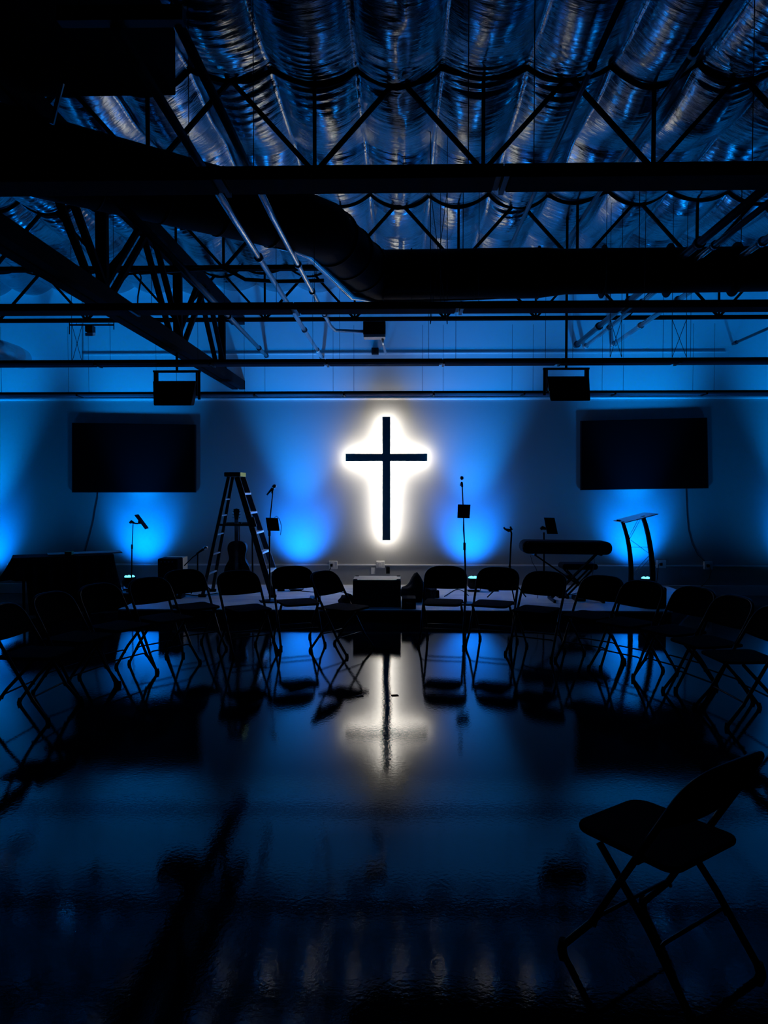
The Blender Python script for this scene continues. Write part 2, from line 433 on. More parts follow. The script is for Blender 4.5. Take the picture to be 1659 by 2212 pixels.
rows = [(3.18, 'nearest hanging row', range(-1, 3)), (5.46, 'second hanging row', range(-3, 4)),
        (7.76, 'hanging row above the loudspeakers', range(-4, 5)), (10.1, 'hanging row closest to the wall', range(-5, 6))]
for ri, (d, rn, ks) in enumerate(rows):
    zz = (2.925, 2.92, 2.905, 2.875)[ri]
    for n, k in enumerate(ks):
        o = light0 if not used0 else copy_tree(light0); used0 = True
        o.location = (GRID0+PITCHX*(k-.0)-.0+PITCHX/2-PITCHX, d+.1, zz)
        pos = 'leftmost strip light' if n == 0 else ('rightmost strip light' if n == len(ks)-1 else ordn[n]+' strip light from the left')
        o['label'] = pos+' in the '+rn
        o['group'] = 'strip lights in the '+rn

# ================================================================ open web joists
def joist(y, label, xr):
    ztop, zbot = 4.56, 3.9
    t = thing('roof_joist', label, 'roof joist', (0, y, zbot), 'open web joists across the roof')
    m = MB()
    for s in (-1, 1): m.box((0, y+s*.025, zbot), (2*xr, .025, .045))
    m.build('bottom_chord', M['steel_dark'], t)
    m = MB()
    for s in (-1, 1): m.box((0, y+s*.025, ztop+.11), (2*xr, .025, .05))
    m.build('top_chord', M['steel_dark'], t)
    x = -.63-1.225*math.floor(xr/1.225)
    while x < xr:
        if x > -xr:
            MB().bar((x, y, zbot), (x, y, ztop), .025, .025).build('web_vertical', M['steel_dark'], t)
        for s in (-1, 1):
            if -xr < x < xr and -xr < x+s*.61 < xr:
                MB().bar((x, y, zbot), (x+s*.6, y, ztop), .03, .03, (0, 1, 0)).build('web_diagonal', M['steel_dark'], t)
        x += 1.225
    return t
joist(JOISTS[0], 'open web steel joist nearest the viewer, its bottom chord behind the nearest strip lights', 4.6)
joist(JOISTS[1], 'open web steel joist behind the big round duct', 6.2)
joist(JOISTS[2], 'open web steel joist farthest back, close to the stage wall', 7.4)
for y, lb in zip(JOISTS, ('black scalloped strap under the insulation over the nearest joist', 'black scalloped strap under the insulation over the joist behind the duct', 'black scalloped strap under the insulation nearest the stage wall')):
    xx = np.arange(-6.3, 6.3, .035); zz = ceil_z(xx, np.full_like(xx, y))
    o = MB().tube([(a, y, b-.014) for a, b in zip(xx, zz)], .016, 6).build('insulation_strap', M['black_matte'], None)
    tag(o, lb, 'strap', 'insulation straps')

# ================================================================ main girders running towards the wall
def girder(x, zb, zt, bots, tops, y0, label):
    t = thing('roof_girder', label, 'roof girder', (x, (y0+WALL_Y)/2, zb), 'deep girders running to the stage wall')
    m = MB()
    for s in (-1, 1): m.box((x+s*.055, (y0+WALL_Y)/2, zb), (.085, WALL_Y-y0, .13))
    m.build('bottom_chord', M['steel_dark'], t)
    m = MB()
    for s in (-1, 1): m.box((x+s*.055, (y0+WALL_Y)/2, zt), (.085, WALL_Y-y0, .12))
    m.build('top_chord', M['steel_dark'], t)
    for b in bots:
        MB().bar((x, b, zb), (x, b, zt), .09, .06, (0, 1, 0)).build('web_vertical', M['steel_dark'], t)
        for tp in tops:
            if abs(tp-b) < 1.6:
                m = MB()
                for s in (-1, 1): m.bar((x+s*.05, b, zb), (x+s*.05, tp, zt), .035, .055, (1, 0, 0))
                m.build('web_diagonal', M['steel_dark'], t)
girder(-2.44, 3.15, 4.11, (4.0, 6.05, 8.1, 10.1), (4.9, 7.1, 9.1), 2.2, 'deep steel girder running back to the wall on the left, above the screen')

# ================================================================ duct
def duct():
    t = thing('air_duct', 'big dark round air duct bending across the room below the joists', 'duct', (1.5, 7.3, 3.4))
    K = 1.03
    path = [P(1900, 571, 6.82*K), P(1659, 581, 6.9*K), P(1222, 587, 7.0*K), P(1160, 590, 7.02*K), P(822, 595, 7.1*K)]
    b = P(795, 588, 7.0*K); c = P(698, 497, 6.0*K); d = P(640, 477, 5.75*K)
    e = P(135, 352, 4.65*K); f_ = P(-260, 250, 4.05*K)
    pts = path+[b, c, d, e, f_]
    rs = [.2, .205, .21, .235, .24, .24, .235, .235, .245, .25]
    m = MB(); m.tube(pts, rs, 36); m.build('duct_run', M['duct'], t)
    for p, q, n in ((path[4], path[3], 1), (path[4], path[1], 6), (c, b, 3), (d, e, 4)):
        for k in range(n):
            u = p.lerp(q, (k+.5)/n if n > 1 else .02); dr = (q-p).normalized()
            MB().cyl(u-dr*.006, u+dr*.006, .247, 36).build('duct_band', M['duct'], t)
    MB().tube([P(545, 516, 5.75), P(600, 530, 5.85), P(636, 538, 5.95), P(668, 552, 6.2), P(712, 594, 6.6), P(760, 639, 7.1), P(812, 650, 7.35), P(1000, 647, 7.3), P(1090, 643, 7.25)], [.03, .032, .032, .034, .036, .036, .02, .014, .01], 12).build('edge_pipe', M['pipe'], t)
    m = MB()
    for px in (1600, 1380, 1000):
        x = P(px, 590, 7).x
        for s in (-.0,): m.cyl((x, 7.0, 3.8), (x, 7.0, 4.5), .004, 6)
    m.build('hanger_rod', M['steel_dark'], t)
duct()
def unit():
    c = Vector((-1.9, 3.95, 4.24))
    t = thing('air_handler', 'black box shaped air handling unit under the roof at top left', 'air handler', (c.x, c.y, 3.86))
    MB().box(c, (1.0, 1.4, .4)).build('casing', M['black_matte'], t, bevel=.01)
    m = MB()
    for k in range(9): m.box(c+Vector((0, -.705, -.17+.042*k)), (.7, .012, .02), (R(35), 0, 0))
    m.build('louvre', M['steel_dark'], t)
    MB().bar(P(134, 180, 3.6), P(112, 268, 3.6), .012, .02).build('edge_highlight', M['pipe'], t)  # pale bar standing in for the highlight along the casing edge
unit()
def trapeze():
    a = P(128, 36, 2.98); b = P(398, 34, 2.98)
    t = thing('pipe_hanger', 'black strut carrying the two pipes at the top left', 'pipe hanger', ((a+b)/2).to_tuple())
    MB().bar(a, b, .05, .06).build('strut', M['black'], t)
    for p in (a.lerp(b, .16), a.lerp(b, .9)): MB().cyl(p, (p.x, p.y, 4.5), .005, 8).build('hanger_rod', M['black'], t)
trapeze()
# second duct stub far left by the wall
o = single(MB().tube([P(-140, 725, 9.2), P(-20, 752, 9.7), P(30, 768, 10.3), P(45, 775, 10.95)], .15, 24), 'duct_stub', M['pipe'], 'pale round duct stub ending at the wall at the far left', 'duct')

# ================================================================ pipes
def pipe(pts, r, label, m='pipe', joints=()):
    t = thing('roof_pipe', label, 'pipe', sum(pts, Vector())/len(pts), 'pipes under the roof')
    MB().tube(pts, r, 14).build('pipe_run', M[m], t)
    for u in joints:
        L = [(pts[i+1]-pts[i]).length for i in range(len(pts)-1)]; s = u*sum(L)
        for i, l in enumerate(L):
            if s <= l: break
            s -= l
        d = (pts[i+1]-pts[i]).normalized(); p = pts[i]+d*s
        MB().cyl(p-d*.03, p+d*.03, r*1.45, 14).build('coupling', M[m], t)
    return t
pz = P(697, 775, WALL_Y)
pipe([P(250, 60, 3.0), P(500, 463, 4.85), P(697, 775, WALL_Y-.005)], .024, 'bright steel pipe from the top left to the wall left above the cross', joints=(.35, .72, .9, .985))
pipe([P(385, 50, 3.0), P(586, 463, 4.9), P(714, 704, 9.4), P(724, 714, 9.7), P(786, 716, 10.05)], .022, 'steel pipe bending right to the junction box', joints=(.45, .6, .78))
pipe([P(240, 420, 3.7), P(577, 770, WALL_Y-.005)], .024, 'dark steel pipe close beside the left girder, ending at the wall', 'conduit', (.5, .86, .985))
for i, (a, b, r, m, lb) in enumerate((
    ((1650, 395), (1243, 747), .035, 'conduit', 'thick dark pipe on the right ending lowest of four at the wall'),
    ((1660, 425), (1262, 750), .026, 'pipe', 'steel pipe just right of the thick dark pipe on the right'),
    ((1700, 455), (1322, 746), .03, 'pipe', 'steel pipe with couplings ending at the wall above the right screen'),
    ((1790, 660), (1583, 743), .02, 'conduit', 'thin dark pipe ending at the wall at the far right edge'))):
    q = P(b[0], b[1], WALL_Y-.005)
    # parallel to the room axis
    pa = Vector((q.x, 4.6, q.z+.02))
    pipe([pa, q], r, lb, m, (.3, .6, .8, .985))
def ceiling_conduit(k, x, z, y0, y1, lb):
    pipe([Vector((x, y0, z)), Vector((x, y1, z))], .02, lb, 'conduit', (.3, .62))
ceiling_conduit(0, 1.85, 4.36, 3.2, 8.6, 'dark conduit under the insulation on the right, third bay beyond the cross')
ceiling_conduit(1, 1.24, 4.34, 3.2, 9.0, 'dark conduit under the insulation just right of centre')

# hanging wires near the centre, cross braced wires at the right
def wires(px, d, y1, y2, label, pair=None):
    m = MB()
    for q in ([px, pair] if pair else [px]):
        v = P(q, y1, d); m.cyl(v, (v.x, v.y, 4.62), .003, 6)
    m.cyl(P(px, y1, d), P(px, y2, d), .0035, 6)
    if pair:
        m.cyl(P(pair, y1, d), P(pair, y2, d), .0035, 6); m.cyl(P(px, y1, d), P(pair, y2, d), .003, 6); m.cyl(P(pair, y1, d), P(px, y2, d), .003, 6)
    single(m, 'brace_wire', M['black'], label, 'wire', 'bracing wires')
wires(1452, 7.9, 690, 772, 'cross braced pair of wires hanging above the right screen', 1483)
wires(1318, 7.9, 690, 772, 'thin cross braced wires between the right speaker pole and the right pipes', 1343)
wires(930, 6.3, 412, 700, 'pair of thin wires hanging just right of the cross line', 966)
wires(155, 7.9, 700, 785, 'cross braced wires hanging above the left screen', 178)

# junction box, sensor, camera
def junction():
    a = P(785, 700, 10.12); b = P(833, 722, 10.12); c = (a+b)/2
    t = thing('junction_box', 'black electrical box hanging under the farthest joist above the cross', 'electrical box', (c.x, c.y, b.z))
    MB().box(c, (b.x-a.x, .2, a.z-b.z+.03)).build('box_body', M['black'], t, bevel=.005)
    MB().box((c.x, c.y, b.z-.03), (b.x-a.x-.01, .18, .05)).build('bottom_cover', M['white_plastic'], t, bevel=.004)
    MB().tube([P(826, 728, 10.12), P(828, 745, 10.3), P(832, 760, 10.8), P(833, 763, 11.1)], .018, 10).build('flexible_conduit', M['pipe'], t)
    MB().tube([P(722, 711, 10.1), P(745, 716, 10.1), P(790, 717, 10.1)], .012, 10).build('side_conduit', M['pipe'], t)
junction()
a = P(803, 753, WALL_Y); b = P(818, 767, WALL_Y)
t = thing('wall_sensor', 'small dark square box on the wall high above the cross', 'sensor', ((a.x+b.x)/2, WALL_Y, b.z))
MB().box(((a.x+b.x)/2, WALL_Y-.04, (a.z+b.z)/2), (b.x-a.x, .08, a.z-b.z)).build('housing', M['fixture'], t, bevel=.006)
MB().lathe(((a.x+b.x)/2, WALL_Y-.085, (a.z+b.z)/2), [(.02, 0), (.02, .01)], 12, 'y').build('lens', M['black'], t)
def rail_light():
    t = thing('stage_fixture', 'small black stage fixture on a thin rail high on the left', 'stage light', P(195, 712, 10.12))
    MB().bar(P(150, 702, 10.12), P(246, 702, 10.12), .02, .02).build('rail', M['black'], t)
    m = MB(); m.cyl(P(150, 696, 10.12), P(150, 722, 10.12), .007, 8); m.cyl(P(246, 696, 10.12), P(246, 712, 10.12), .007, 8); m.build('rail_post', M['black'], t)
    MB().box(P(195, 711, 10.12), (.1, .12, .09)).build('lamp_head', M['black'], t, bevel=.006)
    MB().box(P(195, 722, 10.12), (.11, .10, .045), (R(15), 0, 0)).build('lamp_lens', M['white_plastic'], t, bevel=.01)
    m = MB()
    for px in (165, 235): m.cyl(P(px, 702, 10.12), (P(px, 702, 10.12).x, 10.12, 3.9), .004, 6)
    m.build('hanger_rod', M['black'], t)
rail_light()
single(MB().tube([P(300, 575, 7.77), P(299, 580, 7.7), P(305, 600, 7.6), P(298, 640, 7.6), P(297, 662, 7.6), P(310, 668, 7.6)], .008, 6), 'hanging_cable', M['cable'], 'looped black cable hanging beside the left girder', 'cable')
single(MB().tube([P(300, 590, 7.7), P(400, 583, 7.7), P(480, 578, 7.7), P(505, 590, 7.7), P(530, 604, 7.7), P(600, 608, 7.7), P(700, 606, 7.7)], .02, 10), 'black_conduit', M['black'], 'black conduit stepping down beside the steel pipes on the left', 'pipe')

# ================================================================ raceway, outlets
RZ = P(860, 1220.5, WALL_Y).z
single(MB().box((0, WALL_Y-.011, RZ), (12.0, .022, .022)), 'wall_raceway', M['trim'], 'thin surface raceway running along the wall above the stage', 'raceway', bevel=.003)
def outlet(px, py, wpx, hpx, label, cord=None, extra=False):
    a = P(px-wpx/2, py-hpx/2, WALL_Y); b = P(px+wpx/2, py+hpx/2, WALL_Y); c = (a+b)/2
    t = thing('outlet_box', label, 'electrical outlet', (c.x, WALL_Y, b.z), 'surface outlet boxes on the stage wall')
    MB().box((c.x, WALL_Y-.025, c.z), (b.x-a.x, .05, a.z-b.z)).build('box_body', M['white_plastic'], t, bevel=.004)
    MB().box((c.x-.01, WALL_Y-.055, c.z), (.05, .012, .07)).build('face_plate', M['trim'], t, bevel=.003)
    if cord:
        MB().box((c.x-.02, WALL_Y-.075, c.z), (.035, .05, .04)).build('plug', M['black'], t, bevel=.005)
        MB().tube([P(x, y, WALL_Y-.05-.01*i) for i, (x, y) in enumerate(cord)], .006, 6).build('plug_cord', M['cable'], t)
outlet(720, 1220, 18, 17, 'white outlet box on the wall left of the black box, with a cord plugged in', [(717, 1221), (713, 1230), (708, 1240), (702, 1247)])
outlet(822, 1219, 18, 15, 'white outlet box on the wall straight below the cross')
outlet(1427, 1218, 19, 17, 'outlet box on the wall just right of the curved lectern', [(1422, 1219), (1421, 1235), (1419, 1255), (1417, 1262)])
outlet(1528, 1221, 18, 17, 'outlet box on the wall at the far right under the screen cord', [(1533, 1221), (1536, 1235), (1531, 1250), (1520, 1262), (1508, 1272)])
single(MB().box(P(838, 1232, WALL_Y-.012), (.055, .02, .10)), 'wall_plate', M['black'], 'small black wall plate below the cross', 'wall plate', bevel=.003)
single(MB().box(P(806, 1233, WALL_Y-.01), (.06, .016, .10)), 'white_wall_plate', M['trim'], 'small white wall plate below and left of the cross', 'wall plate', bevel=.003)

# ================================================================ step ladder
def ladder():
    t = thing('step_ladder', 'open black stepladder with a yellow label on its top, standing on the stage', 'ladder', (-2.2, 10.1, ZS))
    z0 = ZS
    fn_b, ff_b = P(589, 1294, 9.8), P(607, 1277, 10.45)
    fn_t, ff_t = P(512, 1030, 9.98), P(524, 1030, 10.26)
    rn_b, rf_b = P(437, 1294, 9.83), P(459, 1280, 10.35)
    rn_t, rf_t = P(494, 1030, 9.98), P(503, 1030, 10.24)
    for p in (fn_b, ff_b, rn_b, rf_b): p.z = z0
    for nm, a, b, w in (('front_rail', fn_b, fn_t, .075), ('front_rail', ff_b, ff_t, .075), ('rear_rail', rn_b, rn_t, .045), ('rear_rail', rf_b, rf_t, .045)):
        r = MB().bar(a, b, .03, w, (1, 0, 0)).build(nm, M['ladder'], t, bevel=.004)
        d = (b-a).normalized()
        MB().box(a+Vector((0, 0, .02)), (.1, .05, .04)).build('foot', M['black'], r, bevel=.006)
    c = (fn_t+ff_t+rn_t+rf_t)/4
    MB().box((c.x, c.y, c.z+.03), (.22, .40, .06)).build('top_cap', M['ladder'], t, bevel=.012)
    MB().box((c.x+.111, c.y-.02, c.z+.03), (.004, .34, .054)).build('warning_label', M['yellow'], t)
    for py in (1068, 1110, 1154, 1198, 1241):
        u = (1294-py)/(1294-1030)
        a = fn_b.lerp(fn_t, u); b = ff_b.lerp(ff_t, u)
        a = Vector((a.x, a.y, (a.z+b.z)/2)); b = Vector((b.x, b.y, a.z))
        MB().bar(a, b, .085, .028).build('step', M['ladder_step'], t, bevel=.004)
    for py in (1080, 1116, 1158, 1202, 1245):
        u = (1294-py)/(1294-1030)
        a = rn_b.lerp(rn_t, u); b = rf_b.lerp(rf_t, u)
        b.z = a.z
        MB().bar(a, b, .03, .018).build('rear_brace', M['ladder_step'], t, bevel=.003)
    u = (1294-1136)/(1294-1030)
    for a, b in ((rn_b.lerp(rn_t, u), fn_b.lerp(fn_t, u)), (rf_b.lerp(rf_t, u), ff_b.lerp(ff_t, u))):
        b.z = a.z; MB().bar(a, b, .012, .03).build('spreader', M['ladder'], t)
    # tool shelf folded at the side
    p = fn_b.lerp(fn_t, .62); MB().box(p+Vector((.03, -.03, 0)), (.09, .03, .14), (0, R(-17), 0)).build('tool_holder', M['ladder'], t, bevel=.008)
ladder()

# ================================================================ guitar on its stand
def guitar():
    d = 10.15
    s = 1/S(d)
    c = P(512, 1264, d)
    t = thing('acoustic_guitar', 'dark acoustic guitar upright on a floor stand under the stepladder', 'guitar', (c.x, d, c.z))
    def zz(py): return P(512, py, d).z
    prof = []
    H = zz(1168)-zz(1264)
    pts = [(0, 0), (.10, .012), (.165, .06), (.19, .15), (.178, .25), (.13, .33), (.112, .37), (.12, .43), (.138, .50), (.13, .57), (.09, .615), (.03, .63)]
    k = H/.63
    left = [Vector((c.x-x*.98, d, c.z+z*k)) for x, z in pts]; right = [Vector((c.x+x*.98, d, c.z+z*k)) for x, z in pts[1:]]
    def smooth(poly):
        out = []
        n = len(poly)
        for i in range(n):
            a, b = poly[i], poly[(i+1) % n]; out += [a*.75+b*.25, a*.25+b*.75]
        return out
    outl = smooth(smooth(right+left[::-1][:-1]+[left[0]]))
    MB().prism(outl, (0, .1, 0)).build('guitar_body', M['guitar'], t, bevel=.006)
    MB().lathe((c.x, d-.003, c.z+.36*k), [(.048, 0), (.048, .002), (.052, .0025)], 24, 'y').build('sound_hole', M['black_matte'], t)
    MB().box((c.x, d-.008, c.z+.17*k), (.15, .014, .025)).build('bridge', M['black'], t, bevel=.003)
    MB().prism([(c.x+.02, d-.004, c.z+.33*k), (c.x+.05, d-.004, c.z+.22*k), (c.x+.075, d-.004, c.z+.2*k), (c.x+.07, d-.004, c.z+.29*k), (c.x+.045, d-.004, c.z+.36*k)], (0, .003, 0)).build('pickguard', M['black'], t)
    zt = zz(1122)
    MB().bar((c.x, d-.005, c.z+.60*k), (c.x, d-.005, zt), .055, .025, (0, 1, 0)).build('neck', M['guitar'], t, bevel=.004)
    z1 = zz(1100)
    MB().prism([(c.x-.028, d-.01, zt-.01), (c.x+.028, d-.01, zt-.01), (c.x+.042, d-.01, z1), (c.x, d-.01, z1+.012), (c.x-.042, d-.01, z1)], (0, .018, 0)).build('headstock', M['guitar'], t, bevel=.002)
    m = MB()
    for sx in (-1, 1):
        for q in range(3): m.cyl((c.x+sx*.035, d, zt+.025+q*.04), (c.x+sx*.06, d, zt+.025+q*.04), .009, 8)
    m.build('tuning_pegs', M['chrome'], t)
    m = MB()
    for q in range(6): m.cyl((c.x-.02+.008*q, d-.018, c.z+.17*k), (c.x-.02+.008*q, d-.018, zt), .0008, 4)
    m.build('strings', M['chrome'], t)
    # stand
    t2 = thing('guitar_stand', 'black folding stand holding the guitar', 'guitar stand', (c.x, d+.1, ZS))
    b0 = Vector((c.x, d+.17, ZS+.34))
    MB().tube([b0, (c.x, d+.15, zz(1128))], .012, 10).build('upright', M['black'], t2)
    MB().tube([(c.x-.05, d+.02, zz(1131)), (c.x-.045, d+.13, zz(1130)), (c.x+.045, d+.13, zz(1130)), (c.x+.05, d+.02, zz(1131))], .01, 8).build('neck_yoke', M['black'], t2)
    for a in (-115, -65, 90):
        e = Vector((c.x+.3*math.cos(R(a)), d+.14+.24*math.sin(R(a)), ZS+.012))
        MB().tube([b0, e], .011, 10).build('leg', M['black'], t2)
    MB().tube([(c.x-.12, d-.06, c.z+.02), (c.x-.12, d-.04, c.z-.02), (c.x-.11, d+.13, c.z-.02), (c.x+.11, d+.13, c.z-.02), (c.x+.12, d-.04, c.z-.02), (c.x+.12, d-.06, c.z+.02)], .011, 8).build('cradle', M['black'], t2)
    MB().tube([(c.x, d+.13, c.z-.02), b0], .011, 8).build('brace', M['black'], t2)
guitar()

# ================================================================ stands
def tripod_base(t, c, r=.26, h=.22, phase=20):
    MB().cyl((c.x, c.y, ZS+h-.04), (c.x, c.y, ZS+h+.04), .022, 14).build('hub', M['black'], t)
    for k in range(3):
        a = R(phase+120*k)
        MB().tube([(c.x, c.y, ZS+h), (c.x+r*.55*math.cos(a), c.y+r*.55*math.sin(a), ZS+h*.55), (c.x+r*math.cos(a), c.y+r*math.sin(a), ZS+.012)], .009, 8).build('leg', M['black'], t)
def round_base(t, c, r=.13):
    MB().lathe((c.x, c.y, ZS), [(r, 0), (r, .012), (r*.8, .02), (.02, .03)], 28).build('base', M['black'], t)
def mic_head(t, p, dr, nm='microphone'):
    dr = Vector(dr).normalized()
    MB().tube([p-dr*.16, p-dr*.03], [.011, .018], 12).build('mic_body', M['black'], t)
    m = MB(); m.tube([p-dr*.035, p-dr*.02, p, p+dr*.018, p+dr*.026], [.019, .026, .028, .02, .006], 16); m.build('mic_grille', M['chrome'], t)
def tablet(t, quad, d, thick=.012, slope=0):
    pp = [P(x, y, d+(slope if i >= 2 else 0)) for i, (x, y) in enumerate(quad)]
    MB().prism(pp, (0, thick, 0)).build('tablet_case', M['black'], t, bevel=.003)
    c = sum(pp, Vector())/4
    MB().prism([c+(v-c)*.9+Vector((0, -.002, 0)) for v in pp], (0, .002, 0)).build('tablet_screen', M['screen'], t)

# tall straight microphone stand right of the cross
def mic_right():
    d = 9.3; b = P(1007, 1307, d); b.z = ZS
    t = thing('microphone_stand', 'tall black microphone stand with a small tablet, right of the cross', 'microphone stand', b)
    round_base(t, b)
    pts = [b, P(1005.5, 1240, d), P(1003.5, 1180, d)]
    MB().tube(pts, .011, 10).build('lower_pole', M['black'], t)
    MB().tube([P(1003.5, 1185, d), P(1002, 1130, d), P(1000, 1085, d), P(998.5, 1048, d)], .0075, 10).build('upper_pole', M['black'], t)
    MB().cyl(P(1003.5, 1188, d), P(1003.3, 1172, d), .016, 12).build('clutch', M['black'], t)
    MB().tube([P(1002.8, 1172, d-.01), P(1000.5, 1145, d-.015), P(1001, 1119, d-.02)], .004, 6).build('mic_cable', M['cable'], t)
    MB().cyl(P(998.5, 1052, d), P(998.3, 1044, d), .013, 10).build('clip', M['black'], t)
    p = P(997.5, 1032.5, d)
    m = MB(); m.lathe(p, [(.006, -.026), (.021, -.018), (.026, 0), (.021, .018), (.006, .026)], 16); m.build('mic_grille', M['chrome'], t)
    MB().cyl(p+Vector((0, .0, -.06)), p+Vector((0, .14, -.09)), .014, 12).build('mic_body', M['black'], t)
    t2 = thing('tablet', 'small black tablet clamped halfway up the tall microphone stand', 'tablet', P(1001, 1118, d))
    tablet(t2, [(988, 1119), (1014.5, 1119.5), (1016.5, 1090), (989, 1089.5)], d-.03)
mic_right()
# boom microphone stand left, beside the ladder
def mic_left():
    d = 9.45; b = P(583, 1302, d); b.z = ZS
    t = thing('microphone_stand', 'black microphone stand with a tablet, right behind the stepladder leg', 'microphone stand', b)
    round_base(t, b)
    MB().tube([b, P(582, 1148, d)], .011, 10).build('lower_pole', M['black'], t)
    MB().tube([P(582.5, 1150, d), P(584, 1115, d), P(589, 1066, d)], .0075, 10).build('upper_pole', M['black'], t)
    MB().cyl(P(582, 1158, d), P(582, 1142, d), .017, 12).build('clutch', M['black'], t)
    p = P(593, 1050, d); mic_head(t, p, (.7, -.3, .75))
    MB().tube([P(588, 1066, d), P(588.5, 1060, d), P(590, 1056, d)], .012, 8).build('clip', M['black'], t)
    MB().tube([P(593, 1118, d), P(598, 1115, d), P(604, 1122, d), P(608, 1136, d), P(607, 1148, d), P(605.5, 1156, d)], .004, 6).build('mic_cable', M['cable'], t)
    t2 = thing('tablet', 'black tablet clamped on the microphone stand beside the stepladder', 'tablet', P(589, 1147, d))
    tablet(t2, [(578, 1146.5), (604, 1147), (600, 1119), (573.5, 1118)], d-.03)
mic_left()
# straight pole between ladder and guitar
def pole_stand():
    d = 10.6; b = P(546, 1277, d); b.z = ZS
    t = thing('straight_stand', 'thin black pole stand seen through the stepladder right of the guitar', 'stand', b)
    round_base(t, b, .11)
    MB().tube([b, P(545, 1145, d)], .013, 10).build('pole', M['black'], t)
    MB().cyl(P(545, 1150, d), P(545, 1135, d), .02, 10).build('clip', M['black'], t)
pole_stand()
def tilted_tablet_stand():
    d = 10.3; b = P(284, 1273, d); b.z = ZS
    t = thing('tablet_stand', 'thin pole stand in the blue glow at left with an arm on top', 'stand', b)
    round_base(t, b, .075)
    MB().tube([b, P(285, 1180, d)], .009, 10).build('lower_pole', M['black'], t)
    MB().tube([P(285, 1185, d), P(287.5, 1132, d)], .006, 10).build('upper_pole', M['black'], t)
    MB().cyl(P(285, 1186, d), P(285.2, 1176, d), .014, 10).build('clutch', M['black'], t)
    m = MB(); m.tube([P(280, 1129.5, d), P(284, 1127, d), P(290, 1130, d)], [.016, .026, .014], 10); m.build('clamp', M['black'], t)
    MB().tube([P(288, 1130, d), P(297, 1131, d), P(304, 1127, d)], .010, 8).build('arm', M['black'], t)
    t2 = thing('tablet', 'black tablet tilted on the thin stand under the left screen', 'tablet', P(306, 1126, d))
    q = [P(290, 1112.5, d-.06), P(299, 1110.5, d+.06), P(320.5, 1139, d+.06), P(312, 1141.5, d-.06)]
    MB().prism(q, (.008, 0, -.014)).build('tablet_case', M['black'], t2, bevel=.002)
    MB().box(P(303, 1128, d), (.05, .05, .05)).build('tablet_clip', M['black'], t2, bevel=.008)
tilted_tablet_stand()
def boom_low():
    d = 10.3; b = P(427, 1285, d); b.z = ZS
    t = thing('boom_stand', 'low black boom microphone stand left of the stepladder', 'microphone stand', b)
    tripod_base(t, b, .2, .16)
    MB().tube([b+Vector((0, 0, .1)), P(427, 1197, d)], .011, 10).build('pole', M['black'], t)
    MB().tube([P(398, 1222, d), P(416, 1204, d), P(427, 1196, d), P(438, 1188, d)], .008, 8).build('boom', M['black'], t)
    mic_head(t, P(445, 1183, d), (.8, 0, .5))
boom_low()
def goose_stand():
    d = 9.7; b = P(1100, 1296, d); b.z = ZS
    t = thing('phone_stand', 'black stand with a clamp head, behind the chair right of the tall microphone', 'stand', b)
    tripod_base(t, b, .30, .27, 35)
    MB().tube([b+Vector((0, 0, .2)), P(1101, 1222, d)], .02, 10).build('lower_pole', M['black'], t)
    MB().tube([P(1101, 1226, d), P(1103, 1185, d), P(1105, 1152, d), P(1103, 1146, d)], .012, 10).build('upper_pole', M['black'], t)
    m = MB(); m.tube([P(1088, 1139, d), P(1091, 1143, d), P(1099, 1146, d), P(1105, 1143, d), P(1102, 1137.5, d)], [.012, .012, .024, .02, .012], 8)
    m.build('clamp_head', M['black'], t)
goose_stand()
def tablet_right():
    d = 10.2; b = P(1175, 1283, d); b.z = ZS
    t = thing('tablet_stand', 'black pole stand behind the keyboard, carrying a tablet', 'stand', b)
    tripod_base(t, b, .28, .2, 50)
    MB().tube([b+Vector((0, 0, .12)), P(1175, 1150, d)], .013, 10).build('pole', M['black'], t)
    m = MB(); m.tube([P(1167, 1143, d), P(1172, 1140, d), P(1180, 1142, d), P(1186, 1138, d)], [.02, .028, .02, .016], 8); m.build('clamp', M['black'], t)
    t2 = thing('tablet', 'black tablet on the pole stand above the keyboard', 'tablet', P(1190, 1153, d))
    tablet(t2, [(1182, 1153.5), (1205.5, 1154), (1198, 1118.5), (1175, 1118)], d-.04)
tablet_right()

